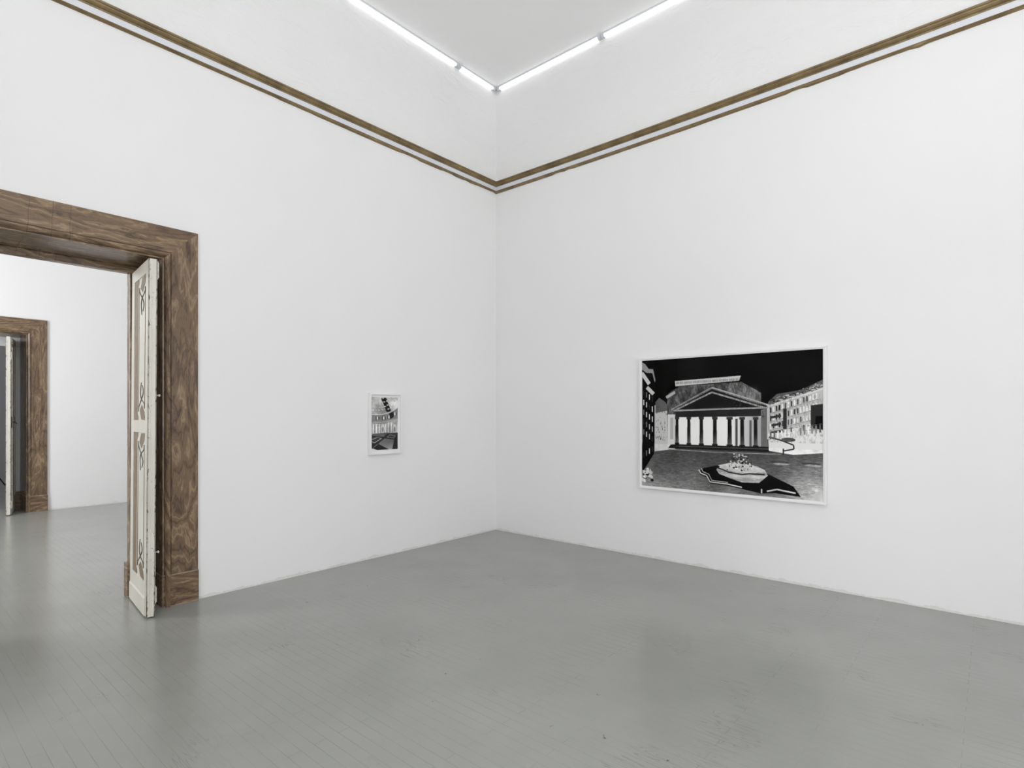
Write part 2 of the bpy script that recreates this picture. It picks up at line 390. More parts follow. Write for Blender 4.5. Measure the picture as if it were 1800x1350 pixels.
# ---------------------------------------------------------------- marble doorways
def doorway(name, xr, yf, label, strip_mat=None, strip_z=2.655):
    """yf = wall face towards the viewer; opening runs to yf + T"""
    xl = xr - DOORW
    prof = [(0, .0), (.0, .008), (.008, .010), (.008, .003), (.012, .003), (.014, .014), (.022, .027), (.034, .034), (.046, .033), (.052, .026), (.052, .012), (.057, .012), (.057, .022), (.250, .022), (.250, -.004), (0, -.004)]
    def arch(bm, sign, yface):
        # sweep around the opening: right jamb, lintel, left jamb
        P = []
        for o, p in prof:
            y = yface - sign * p
            P.append([(xr + o, y, 0.0), (xr + o, y, ZT + o), (xl - o, y, ZT + o), (xl - o, y, 0.0)])
        V = [[bm.verts.new(q) for q in row] for row in P]; m = len(V)
        for k_, mi in ((0, 0), (1, 1), (2, 0)):
            for j in range(m):
                f = bm.faces.new([V[j][k_], V[(j+1) % m][k_], V[(j+1) % m][k_+1], V[j][k_+1]]); f.material_index = mi
        bm.faces.new([r[0] for r in V]); bm.faces.new([r[3] for r in V][::-1])
    bm = bmesh.new(); arch(bm, 1, yf); arch(bm, -1, yf + T)
    root = link(name, bm, [M['mv'], M['mh']]); tag(root, label=label, kind='structure')
    bm = bmesh.new()
    box(bm, (xr, yf + .004, 0), (xr + LIN, yf + T - .004, ZT + LIN)); box(bm, (xl - LIN, yf + .004, 0), (xl, yf + T - .004, ZT + LIN))
    box(bm, (xl, yf + .004, ZT), (xr, yf + T - .004, ZT + LIN), 1)
    link('jamb_lining', bm, [M['mv'], M['mh']], root)
    bm = bmesh.new(); s0, s1 = yf + .46, yf + T + .004
    box(bm, (xr - .091, s0, 0), (xr, s1, strip_z)); box(bm, (xl, s0, 0), (xl + .091, s1, strip_z))
    box(bm, (xl, s0, strip_z), (xr, s1, ZT), 1)
    link('door_stop', bm, [strip_mat or M['mv'], strip_mat or M['mh']], root, bevel=.004)
    # plinth blocks: one wraps jamb and face on each side
    for sg, xe in ((1, xr), (-1, xl)):
        pts = [(-.004, .445), (-.004, -.004), (.046, -.031), (.254, -.031), (.254, .0), (LIN, .0), (LIN, .445)]
        bm = bmesh.new(); prism(bm, [(xe + sg * u, yf + v) for u, v in pts], lambda u, v, h: (u, v, h), 0, .25)
        link('plinth_block', bm, M['mp'], root, bevel=.004)
        bm = bmesh.new(); x0, x1 = sorted((xe + sg * .0, xe - sg * .112))
        box(bm, (x0, yf + .452, 0), (x1, yf + T + .012, .285)); link('plinth_block', bm, M['mp'], root, bevel=.004)
    return root
doorway('door_1', D1R, 0.0, 'veined brown marble doorway with a mitred lintel, left of the small framed picture')
doorway('door_2', D2R, Y2, 'veined brown marble doorway in the far room, seen through the nearer doorway', M['palewood'], 2.56)

# ---------------------------------------------------------------- door leaves
LW, LT, LH = 0.637, 0.055, 2.645
def door_leaf(name, loc, rz, lean, label, near=True):
    """hinge at local origin, free edge towards local -Y; painted face looks to local -X"""
    root = empty(name, loc); root.rotation_euler = (0, lean, rz); tag(root, label, 'door')
    z0 = .012
    bm = bmesh.new()                       # core with recessed panels on both faces
    box(bm, (.006, -LW + .02, z0), (LT - .006, 0, LH))
    def st(y0, y1, za, zb):
        for a, b in ((0, .007), (LT - .007, LT)): box(bm, (a, -y1, za), (b, -y0, zb))
    st(0, .105, z0, LH); st(.543, LW, z0, LH)
    st(.105, .543, 2.552, LH); st(.105, .543, 1.360, 1.452); st(.105, .543, z0, .255)
    box(bm, (.0, -LW, z0), (LT, -LW + .021, LH))           # closing edge
    link('door_panel', bm, M['cream'], root)
    bm = bmesh.new(); prism(bm, [(-.006, z0), (-.006, .135), (0, .150), (0, z0)], lambda u, v, h: (u, -h, v), .0, .585); link('kick_board', bm, M['cream'], root)
    bm = bmesh.new(); box(bm, (.018, -LW - .003, z0 + .03), (.023, -LW + .001, LH - .03)); link('edge_bead', bm, M['cream'], root)
    if near:
        # brown shadow lines, folded ribbons and vines painted on the two panels
        A = [(.272, 2.484), (.288, 2.450), (.375, 2.396), (.443, 2.350), (.447, 2.316), (.412, 2.284)]
        B = [(.492, 2.462), (.486, 2.425), (.403, 2.398), (.362, 2.370), (.352, 2.330), (.374, 2.262)]
        Q = [(.382, 2.545), (.525, 2.550), (.487, 2.490), (.397, 2.432), (.318, 2.472)]
        for zt, zb in ((2.552, 1.452), (1.360, .255)):
            mh = lambda z, dz=0: zt - (2.552 - z)
            fl = lambda z: zb + (2.552 - z)
            bm = bmesh.new()
            for f in (mh, fl):
                prism(bm, [(s, f(z)) for s, z in Q], lambda u, v, h: (h, -u, v), .0040, .0065)
            prism(bm, [(.107, zb + .002), (.262, zb + .002), (.262, zb + .030), (.225, zb + .05), (.225, zt - .05), (.262, zt - .03), (.262, zt - .002), (.107, zt - .002)], lambda u, v, h: (h, -u, v), .0040, .0065)
            link('painted_ribbon', bm, M['shadowpaint'], root)
            bm = bmesh.new()
            def smooth(pts, n=6):
                out = []
                for i in range(len(pts) - 1):
                    p0, p1, p2, p3 = pts[max(i-1, 0)], pts[i], pts[i+1], pts[min(i+2, len(pts)-1)]
                    for q in range(n):
                        t = q / n
                        out.append(tuple(.5 * ((2*p1[a]) + (-p0[a] + p2[a]) * t + (2*p0[a] - 5*p1[a] + 4*p2[a] - p3[a]) * t*t + (-p0[a] + 3*p1[a] - 3*p2[a] + p3[a]) * t**3) for a in (0, 1)))
                return out + [pts[-1]]
            for f in (mh, fl):
                for C in (A, B):
                    c2 = smooth([(s, f(z)) for s, z in C]); n = len(c2)
                    tube(bm, [(.0035, -s, z) for s, z in c2], [.0026 * (1.0 - .6 * abs(2*i/(n-1) - 1)) + .0012 for i in range(n)], 6)
            for s in (.268, .50):
                tube(bm, [(.0045, -s, zb + .09), (.0045, -s, zt - .09)], .0018, 5)
            link('painted_vine', bm, M['vine'], root)
    # hardware on the face turned to the jamb
    def knob(z):
        bm = bmesh.new(); y = -LW + .03
        tube(bm, [(LT - .003, y, z), (LT + .018, y, z)], .004, 10); 
        tube(bm, [(LT + .016, y, z), (LT + .020, y, z), (LT + .026, y, z), (LT + .030, y, z)], [.005, .010, .010, .004], 12)
        link('knob', bm, M['metal'], root, smooth=False)
    def hinge(z, h):
        bm = bmesh.new(); box(bm, (LT - .002, -LW + .004, z), (LT + .006, -LW + .05, z + h))
        tube(bm, [(LT + .006, -LW + .008, z + .01), (LT + .006, -LW + .008, z + h - .01)], .006, 8)
        link('hinge', bm, M['metal'], root)
    if near:
        knob(1.64); knob(.475); hinge(2.50, .13); hinge(.10, .13)
        bm = bmesh.new(); tube(bm, [(LT + .004, -LW + .03, .30), (LT + .004, -LW + .03, .475)], .004, 8); link('bolt_rod', bm, M['metal'], root)
    else:
        bm = bmesh.new()
        tube(bm, [(LT + .010, -LW + .07, .10), (LT + .010, -LW + .07, 2.50)], .006, 8)
        for z in (.12, .45, .75, 1.2, 1.55, 2.1, 2.45):
            box(bm, (LT - .001, -LW + .055, z), (LT + .018, -LW + .085, z + .03))
        link('bolt_rod', bm, M['metal'], root)
        bm = bmesh.new(); box(bm, (LT, -LW + .05, 1.30), (LT + .012, -LW + .10, 1.46)); tube(bm, [(LT + .012, -LW + .075, 1.38), (LT + .05, -LW + .075, 1.38), (LT + .055, -LW + .13, 1.36)], .007, 8)
        link('handle', bm, M['black'], root)
        hinge(.10, .13); hinge(2.30, .13)
    return root
a1 = math.atan2(-.068, .637)      # swing: free edge drifts towards -X
door_leaf('door_leaf', (-3.943, .440, 0), a1, .0065,
          'narrow cream painted door leaf with vine ornament, standing open in the nearer doorway')
door_leaf('door_leaf', (-3.835, Y2 + .445, 0), math.atan2(-.134, .58), 0,
          'cream door leaf with a long bolt rod, open in the far doorway', near=False)

# ---------------------------------------------------------------- tube lights along the ceiling edge
def make_light(length, name='fluorescent_light'):
    """runs along local +X from 0; wall behind at local y=0 (fixture sits at -y), ceiling at z=0"""
    root = empty(name); g = .001; e = .040
    bm = bmesh.new()
    prism(bm, [(.002, .0), (-.045, .0), (-.046, -.012), (-.041, -.016), (-.010, -.019), (.002, -.036)], lambda u, v, h: (h, u, v), g, length - g)
    link('housing', bm, M['housing'], root)
    bm = bmesh.new()
    cx, cz, r = -.024, -.0265, .0155
    arc = [(cx + r * math.cos(t) * 1.15, cz + r * math.sin(t) * .85) for t in [math.pi * 2 * i / 16 for i in range(16)]]
    prism(bm, arc, lambda u, v, h: (h, u, v), e, length - e)
    link('tube', bm, M['tube'], root)
    for x0, x1 in ((g, e), (length - e, length - g)):
        bm = bmesh.new(); prism(bm, [(-.002, -.012), (-.044, -.012), (-.044, -.034), (-.036, -.044), (-.002, -.044)], lambda u, v, h: (h, u, v), x0, x1)
        link('end_cap', bm, M['housing'], root, bevel=.003)
    return root
def copy_tree(o):
    c = o.copy(); COL.objects.link(c)
    for ch in list(o.children):
        d = ch.copy(); COL.objects.link(d); d.parent = c
    return c
PROTO = {}
def place_light(length, loc, rz, label, tilt=0.0):
    if length not in PROTO: o = PROTO[length] = make_light(length)
    else: o = copy_tree(PROTO[length])
    o.location = loc; o.rotation_euler = (0, tilt, rz)
    tag(o, label, 'light', 'tube lights along the ceiling edge'); return o
L15, L6 = 1.545, .590
# left wall: local +X = world +X, fixture towards -Y; rz = 0
def left(x0, length, label):
    z = HC + SAG * x0; place_light(length, (x0, 0, z), 0, label, -SAG)
left(-.700, .648, 'short lit tube light at the ceiling corner, on top of the left wall')
left(-.700 - 1.545, L15, 'long lit tube light above the left wall, next to the short one')
xs = -.700 - 1.545 * 2
while xs > XW:
    left(xs, L15, 'white tube light on the left wall out of the picture'); xs -= 1.545
# right wall: local +X -> world +Y, fixture towards -Y local = +X world ... mirrored by rotating -90 (local +X = world -Y, local -Y = world -X)
def right(y0, length, label): place_light(length, (0, y0, HC), -math.pi / 2, label)
right(-.052, L15, 'long lit tube light above the right wall, starting in the ceiling corner')
right(-.052 - 1.547, L15, 'lit tube light above the right wall, second from the ceiling corner')
ys = -.052 - 1.547 * 2
while ys - 1.545 > YB - .2:
    right(ys, L15, 'white tube light on the right wall out of the picture'); ys -= 1.547
# other two sides (behind the camera)
x = -.3
while x - 1.545 > XW:
    place_light(L15, (x, YB, HC - .056), math.pi, 'white tube light on the wall behind the viewer'); x -= 1.6
y = -.2
while y - 1.545 > YB:
    place_light(L15, (XW, y - 1.545, HC - .056), math.pi / 2, 'white tube light on the wall beside the viewer'); y -= 1.6
# second room
x = -.3
while x - 1.545 > XW:
    place_light(L15, (x, T, HC), math.pi, 'white tube light in the second room'); 
    place_light(L15, (x - 1.545, Y2, HC), 0, 'white tube light in the second room'); x -= 1.56

# ---------------------------------------------------------------- framed pictures
class Canvas:
    def __init__(s, W, H, ss=2, bg=0.0):
        s.W, s.H, s.ss = W * ss, H * ss, ss; s.a = np.full((s.H, s.W), bg, float)
        s.yy, s.xx = np.mgrid[0:s.H, 0:s.W]; s.u = (s.xx + .5) / s.W; s.v = (s.yy + .5) / s.H
    def mask(s, pts):
        us = [p[0] for p in pts]; vs = [p[1] for p in pts]
        x0, x1 = max(0, int(min(us) * s.W) - 1), min(s.W, int(max(us) * s.W) + 2)
        y0, y1 = max(0, int(min(vs) * s.H) - 1), min(s.H, int(max(vs) * s.H) + 2)
        if x1 <= x0 or y1 <= y0: return None
        u = s.u[y0:y1, x0:x1]; v = s.v[y0:y1, x0:x1]; ins = np.zeros(u.shape, bool); n = len(pts)
        for i in range(n):
            (ua, va), (ub, vb) = pts[i], pts[(i+1) % n]
            if va == vb: continue
            ins ^= ((va > v) != (vb > v)) & (u < (ub - ua) * (v - va) / (vb - va) + ua)
        return (slice(y0, y1), slice(x0, x1)), ins
    def poly(s, pts, val, alpha=1.0):
        r = s.mask(pts)
        if r is None: return
        sl, m = r; sub = s.a[sl]
        vv = val(s.u[sl], s.v[sl]) if callable(val) else val
        s.a[sl] = np.where(m, sub * (1 - alpha) + vv * alpha, sub)
    def line(s, pts, w, val, alpha=1.0):
        asp = s.W / s.H
        for (ua, va), (ub, vb) in zip(pts, pts[1:]):
            dx, dy = (ub - ua) * asp, vb - va; L = math.hypot(dx, dy) or 1e-6
            nx, ny = -dy / L * w / 2 / asp, dx / L * w / 2
            s.poly([(ua + nx, va + ny), (ub + nx, vb + ny), (ub - nx, vb - ny), (ua - nx, va - ny)], val, alpha)
    def rect(s, u0, v0, u1, v1, val, alpha=1.0): s.poly([(u0, v0), (u1, v0), (u1, v1), (u0, v1)], val, alpha)
    def ell(s, cu, cv, ru, rv, val, alpha=1.0, n=28, a0=0, a1=2*math.pi):
        s.poly([(cu + ru * math.cos(a0 + (a1-a0)*i/n), cv + rv * math.sin(a0 + (a1-a0)*i/n)) for i in range(n + 1)], val, alpha)
    def out(s):
        k = s.ss; return np.clip(s.a.reshape(s.H // k, k, s.W // k, k).mean((1, 3)), 0, 1)
def vnoise(W, H, cells, seed):
    r = np.random.RandomState(seed); out = np.zeros((H, W))
    for i, c in enumerate(cells):
        g = r.rand(c[1] + 2, c[0] + 2); x = np.linspace(0, c[0], W); y = np.linspace(0, c[1], H)
        xi, yi = x.astype(int), y.astype(int); fx, fy = x - xi, y - yi; fx = fx*fx*(3-2*fx); fy = fy*fy*(3-2*fy)
        a = g[yi][:, xi] * (1-fx) + g[yi][:, xi+1] * fx; b = g[yi+1][:, xi] * (1-fx) + g[yi+1][:, xi+1] * fx
        out += (a * (1-fy)[:, None] + b * fy[:, None] - .5) * (0.6 ** i)
    return out

def square_picture(W, H):
    """a night-like tonal view: white-lit colonnaded hall on a grey square with a stone basin, pale houses right"""
    c = Canvas(W, H, 2, .03); rnd = random.Random(11)
    nz = vnoise(c.W, c.H, [(9, 7), (30, 24), (90, 70), (260, 200)], 5)
    c.a += .02 * np.clip(nz + .3, 0, 1) + .02 * (c.u > .14) * (c.u < .40)
    # ground
    def ground(u, v):
        return .30 + .20 * np.clip((v - .72) / .28, 0, 1) + .42 * np.clip((u - .72) / .28, 0, 1) * np.clip((v - .66) / .3, 0, 1) + .18 * np.clip((.22 - u) / .2, 0, 1) * np.clip((v - .7) / .3, 0, 1)
    c.poly([(.08, .655), (.5, .66), (1, .60), (1, 1), (0, 1), (0, .80)], ground)
    # far street glow, left of the hall
    c.poly([(.085, .36), (.12, .33), (.165, .37), (.185, .42), (.185, .70), (.085, .72)], .80)
    for i in range(60):
        u, v = rnd.uniform(.09, .18), rnd.uniform(.38, .62); c.rect(u, v, u + .004, v + rnd.uniform(.004, .02), rnd.choice([.2, .4, .6]), .8)
    c.poly([(.09, .335), (.115, .30), (.15, .33), (.17, .36), (.17, .40), (.09, .42)], .42)
    # dark block of flats, left edge
    c.poly([(0, .03), (.035, .06), (.075, .08), (.085, .12), (.082, .60), (.08, .74), (0, .90)], .035)
    c.poly([(0, .015), (.022, .03), (.045, .07), (.075, .075), (.09, .16), (.086, .18), (.07, .105), (.03, .10), (0, .07)], .62)
    c.line([(0, .10), (.05, .19)], .030, .85); c.line([(.034, .215), (.078, .27)], .030, .82)
    for row in range(8):
        for col_ in range(4):
            u = .010 + col_ * .019; v = .29 + row * .078 - (3 - col_) * .018 * (1 if row < 5 else -1)
            if v > .80 - col_ * .03: continue
            c.rect(u, v, u + .006, v + .042, rnd.choice([.75, .9, .5, .2]))
    c.line([(.001, .12), (.002, .66)], .006, .8)
    # the hall: body, flat attic, plain low gable over seven posts
    c.poly([(.165, .34), (.175, .265), (.245, .215), (.60, .20), (.70, .28), (.70, .66), (.17, .66)], lambda u, v: .36 + .14 * np.sin(u * 90) * np.sin(v * 43) * .5)
    c.a += np.where((c.u > .17) & (c.u < .70) & (c.v > .2) & (c.v < .42), .16 * nz, 0)
    c.poly([(.215, .175), (.595, .155), (.585, .19), (.218, .215)], .82)
    for i in range(46): u = .222 + i * .0079; c.rect(u, .183 - (u-.22)*.03, u + .003, .200 - (u-.22)*.03, .35)
    c.line([(.16, .30), (.215, .26)], .022, .72)
    c.rect(.17, .43, .215, .70, .88)
    c.rect(.185, .455, .205, .62, .72)
    c.poly([(.205, .395), (.435, .245), (.725, .375), (.725, .40), (.205, .405)], .10)      # gable
    c.line([(.195, .395), (.435, .235)], .012, .75); c.line([(.435, .235), (.735, .365)], .012, .78)
    c.line([(.215, .398), (.435, .268)], .012, .62); c.line([(.435, .268), (.715, .382)], .012, .60)
    c.line([(.205, .400), (.735, .382)], .012, .70)
    c.poly([(.22, .410), (.705, .395), (.705, .445), (.22, .455)], .16)
    c.poly([(.218, .452), (.705, .442), (.712, .66), (.218, .655)], lambda u, v: .97 - .30 * np.clip((u - .55) / .15, 0, 1) + 0 * v)
    posts = [(.228, .017), (.300, .018), (.374, .019), (.452, .020), (.534, .021), (.602, .019), (.672, .018)]
    for u, w in posts:
        c.poly([(u - w/2, .452), (u + w/2, .452), (u + w/2 + .002, .652), (u - w/2 - .001, .652)], lambda uu, vv: .10 + .30 * np.clip((vv - .56) / .1, 0, 1) + .12 * np.clip((uu - u) / w, -1, 1))
        c.rect(u - w*.8, .448, u + w*.8, .466, .22); c.rect(u - w*.8, .645, u + w*.8, .664, .12)
    c.rect(.565, .46, .578, .655, .30); c.rect(.64, .47, .652, .655, .35)
    c.poly([(.70, .40), (.735, .38), (.735, .66), (.70, .66)], .42)
    c.poly([(.19, .660), (.74, .652), (.80, .690), (.17, .690)], .12)                        # steps
    c.line([(.17, .698), (.45, .706), (.80, .700)], .005, .6); c.line([(.22, .672), (.74, .668)], .003, .45)
    # pale houses, right
    c.poly([(.73, .36), (.80, .33), (1, .245), (1, .62), (.73, .60)], .80)
    c.poly([(.735, .345), (.78, .29), (.86, .275), (.90, .265), (1, .20), (1, .25), (.74, .365)], .40)
    for i in range(40):
        u = rnd.uniform(.75, .98); v = .345 - (u - .74) * .42 + rnd.uniform(-.02, .015); c.rect(u, v, u + rnd.uniform(.006, .02), v + .008, rnd.choice([.1, .8, .6]))
    c.line([(.74, .372), (1, .262)], .010, .9)
    for row in range(6):
        for col_ in range(17):
            u = .745 + col_ * .0145; top = .385 - (u - .74) * .42; v = top + row * .056 * (1 + (u - .74) * .6)
            if u > .975 or v > .60: continue
            tone = rnd.choice([.98, .98, .25, .35]) if col_ > 3 else rnd.choice([.98, .12, .2])
            c.rect(u, v, u + .0075, v + .036, tone); c.line([(u - .002, v + .043), (u + .011, v + .041)], .003, .5)
    for v in (.45, .505, .555): c.line([(.752, v), (.80, v - .012)], .016, .22)
    c.rect(.81, .39, .828, .53, .2)
    c.poly([(.94, .37), (1, .36), (1, .53), (.94, .52)], .17); c.rect(.962, .44, 1, .52, .02)
    c.poly([(.735, .56), (1, .53), (1, .68), (.86, .70), (.74, .68)], .93)
    c.line([(.74, .585), (.80, .605), (.86, .635), (.862, .662), (.81, .677)], .009, .14)
    c.ell(.835, .60, .035, .014, .35); c.rect(.808, .66, .814, .70, .05)
    for u in (.79, .94): c.ell(u, .755, .045, .008, .22, .7); c.ell(u + .01, .765, .04, .007, .66, .8)
    for i in range(46):
        u0 = rnd.uniform(.74, .99); v0 = .352 - (u0 - .74) * .48 + rnd.uniform(-.012, .018); c.line([(u0, v0), (u0 + rnd.uniform(.004, .014), v0 + rnd.uniform(-.012, .006))], .004, rnd.choice([.05, .15, .75, .9]))
    for i in range(70):
        u0 = rnd.uniform(.24, .63); k0 = abs(u0 - .435); v0 = rnd.uniform(.275 + k0 * .50, .395); c.ell(u0, v0, .0016, .003, rnd.choice([.3, .5]), .7, n=6)
    for i in range(52):
        u0 = .21 + i * .0102; c.rect(u0, .392 - (u0 - .2) * .032, u0 + .005, .399 - (u0 - .2) * .032, .35)
        t0 = i / 52; c.rect(.200 + t0 * .235, .388 - t0 * .158, .203 + t0 * .235, .398 - t0 * .158, .3); c.rect(.438 + t0 * .29, .236 + t0 * .126, .441 + t0 * .29, .248 + t0 * .126, .3)
    for k0 in range(14):
        u0 = .745 + k0 * .018; v0 = .60 - .004 * k0; c.rect(u0, v0 - .05, u0 + .008, v0, rnd.choice([.99, .55, .4])); c.line([(u0 - .003, v0 - .055), (u0 + .011, v0 - .057)], .003, .45)
    for i in range(26):
        u = rnd.uniform(.0, .07); v = rnd.uniform(.86, .97); c.ell(u, v, rnd.uniform(.003, .014), rnd.uniform(.004, .014), rnd.choice([.08, .95, .95, .9]))
    # stone basin on its dark stepped platform
    plat = [(.36, .84), (.385, .815), (.46, .79), (.66, .79), (.75, .835), (.86, .90), (.895, .965), (.77, .955), (.70, .965), (.60, .945), (.52, .93), (.425, .925), (.405, .88), (.37, .865)]
    c.poly([(x, y + .012) for x, y in plat], .07)
    c.line(plat[9:] + [plat[0]], .008, .92); c.line([(x + (.6-x)*.06, y - .012) for x, y in plat[10:] + [plat[0]]], .006, .75)
    c.line([(.73, .958), (.78, .94), (.87, .955)], .010, .92)
    c.poly([(.49, .80), (.56, .785), (.68, .79), (.72, .815), (.735, .85), (.69, .905), (.60, .91), (.53, .885), (.475, .86), (.46, .83)], lambda u, v: .80 + .25 * np.sin((v - .8) * 120) * .4)
    c.poly([(.47, .80), (.54, .775), (.66, .785), (.71, .82), (.66, .845), (.57, .84), (.50, .825)], .88)
    c.line([(.46, .815), (.50, .83), (.53, .845), (.60, .855), (.64, .845), (.72, .845)], .009, .15)
    for i in range(130):
        t = rnd.random(); u = .592 + rnd.gauss(0, .018 + .022 * t); v = .715 + .11 * t + rnd.gauss(0, .006)
        c.ell(u, v, rnd.uniform(.002, .007), rnd.uniform(.003, .009), rnd.choice([.05, .2, .5, .8, .95]), .9, n=8)
    c.rect(.700, .945, .706, .975, .95)
    # masonry streaks, cobble grain, tiny lights and roof clutter
    gr_ = np.random.RandomState(3).rand(c.H, c.W)
    g2 = vnoise(c.W, c.H, [(60, 300), (140, 500)], 21); g3 = vnoise(c.W, c.H, [(200, 60), (420, 120)], 22)
    hallz = (c.u > .17) & (c.u < .72) & (c.v > .2) & (c.v < .45) & (c.a > .2) & (c.a < .7)
    c.a = np.where(hallz, c.a * (1 + .55 * g3), c.a)
    c.a = np.where((c.v > .69) & (c.a > .12) & (c.a < .8), c.a * (1 + .35 * g2) + .10 * (gr_ - .5), c.a)
    pale = (c.u > .735) & (c.v > .3) & (c.v < .62) & (c.a > .7); c.a = np.where(pale, c.a * (1 - .35 * np.clip(g3 + .1, 0, 1)), c.a)
    dk = (c.u < .088) & (c.v < .75) & (c.a < .1); c.a = np.where(dk, c.a + .22 * np.clip(g2 - .12, 0, 1), c.a)
    c.a *= (1 + .22 * nz * ((c.v > .66) | (c.a < .5)))
    return c.out()

def hall_picture(W, H):
    """a tonal interior: pale vaulted top with a dark tilted patch, gallery, piers, tiled floor"""
    c = Canvas(W, H, 2, .8); rnd = random.Random(5)
    nz = vnoise(c.W, c.H, [(5, 8), (16, 28), (60, 100)], 9)
    c.a = .88 - .42 * np.clip(1 - np.hypot((c.u - .42) / .55, (c.v - .26) / .16), 0, 1) + .06 * nz
    for k_ in range(5):                                                    # pale coffer ticks on arcs
        for i in range(9):
            u = .05 + i * .115; v = .25 - .055 * k_ + .10 * (u - .3) * (-1 if u > .3 else .35)
            c.ell(u + .02 * k_, v, .035, .009, .92, .65)
    c.poly([(.36, .03), (.38, .005), (.42, .04), (.50, .0), (.58, .04), (.54, .08), (.60, .09), (.72, .24), (.74, .28), (.66, .30), (.54, .27), (.42, .10), (.36, .05)], .07)
    for (u, v) in ((.47, .09), (.50, .175), (.60, .15), (.63, .225), (.72, .19)): c.ell(u, v, .04, .010, .92)
    def arc(v0, dv, w, val): c.line([(u, v0 + dv * (1 - ((u - .25) / .75) ** 2 * 1.0) if u > .25 else v0 + dv * (1 - ((.25 - u) * .5) ** 2)) for u in [i / 30 for i in range(31)]], w, val)
    c.poly([(0, .31), (.3, .335), (.6, .32), (1, .19), (1, .41), (.6, .48), (.25, .485), (0, .475)], .50)
    arc(.19, .145, .022, .82); arc(.21, .14, .006, .3); arc(.41, .07, .030, .62); arc(.435, .062, .006, .15)
    for u, v in ((.19, .37), (.43, .37), (.63, .35), (.86, .29)): c.rect(u, v, u + .045, v + .055, .97); c.rect(u - .04, v - .005, u - .01, v + .07, .22); c.rect(u + .06, v, u + .10, v + .06, .28)
    c.poly([(.66, .31), (.80, .27), (.84, .38), (.70, .42)], .08)
    c.poly([(0, .49), (.3, .50), (.6, .49), (1, .43), (1, .70), (0, .70)], .66)
    for i in range(9):
        u = .04 + i * .115
        if i in (3, 7): c.ell(u + .03, .60, .075, .085, .82); c.ell(u + .03, .62, .04, .05, .55); continue
        c.rect(u, .51 - .03 * (u > .6), u + .05, .68, rnd.choice([.85, .92])); c.rect(u + .052, .52, u + .068, .68, .28)
    c.poly([(0, .70), (1, .68), (1, 1), (0, 1)], .20)
    c.poly([(0, .70), (.45, .675), (.66, .68), (.40, .74), (.1, .76)], .34)
    c.line([(0, .80), (.22, .76), (.37, .785), (.10, .86), (0, .83)], .012, .72)
    c.poly([(.25, .88), (.50, .78), (.86, .81), (.78, 1.0), (.66, 1.0)], lambda u, v: .42 + .25 * np.clip((v - .85) / .15, 0, 1))
    c.poly([(.34, .735), (.42, .715), (.50, .735), (.42, .75)], .42)
    c.line([(.58, .765), (.68, .72), (.90, .745), (.86, .785), (.58, .765)], .010, .50)
    c.line([(0, .735), (.9, .81)], .016, .10); c.line([(.1, .90), (.66, .70)], .020, .10)
    c.poly([(.86, .78), (1, .70), (1, 1), (.80, 1)], .12)
    c.poly([(0, .88), (.2, .88), (.66, 1), (.2, 1), (0, .93)], .12)
    c.line([(.05, .95), (.22, .89)], .014, .45)
    c.a *= (1 + .25 * nz)
    c.a = .10 + .86 * c.a
    return c.out()

def print_mesh(name, img, plane, parent, cut=None):
    """img rows top-down; plane(u, v) -> 3D point; vertex tones carry the picture"""
    H, W = img.shape; vs = [plane(i / (W - 1), j / (H - 1)) for j in range(H) for i in range(W)]
    fs = []
    for j in range(H - 1):
        for i in range(W - 1):
            if cut and cut(i / (W - 1), j / (H - 1)): continue
            a = j * W + i; fs.append((a, a + W, a + W + 1, a + 1))
    me = bpy.data.meshes.new(name); me.from_pydata(vs, [], fs); me.materials.append(M['print'])
    at = me.color_attributes.new('tone', 'FLOAT_COLOR', 'POINT')
    t = img.reshape(-1); lin = np.where(t <= .04045, t / 12.92, ((t + .055) / 1.055) ** 2.4) * .98 + .0006
    buf = np.ones((len(t), 4)); buf[:, 0] = lin; buf[:, 1] = lin; buf[:, 2] = lin * .985
    at.data.foreach_set('color', buf.reshape(-1).astype(np.float32))
    o = bpy.data.objects.new(name, me); COL.objects.link(o); o.parent = parent
    return o

def ring(bm, x0, x1, z0, z1, w, y0, y1, P):
    """rectangular mitred frame in a wall plane; P maps (along, z, out)"""
    o = [(x0, z0), (x1, z0), (x1, z1), (x0, z1)]; i = [(x0 + w, z0 + w), (x1 - w, z0 + w), (x1 - w, z1 - w), (x0 + w, z1 - w)]
    V = {}
    for n, pts in (('o', o), ('i', i)):
        for d in (0, 1): V[n, d] = [bm.verts.new(P(u, z, (y0, y1)[d])) for u, z in pts]
    for k_ in range(4):
        q = (k_ + 1) % 4
        bm.faces.new([V['o', 1][k_], V['o', 1][q], V['i', 1][q], V['i', 1][k_]])
        bm.faces.new([V['o', 0][k_], V['i', 0][k_], V['i', 0][q], V['o', 0][q]])
        bm.faces.new([V['o', 0][k_], V['o', 0][q], V['o', 1][q], V['o', 1][k_]])
        bm.faces.new([V['i', 0][k_], V['i', 1][k_], V['i', 1][q], V['i', 0][q]])

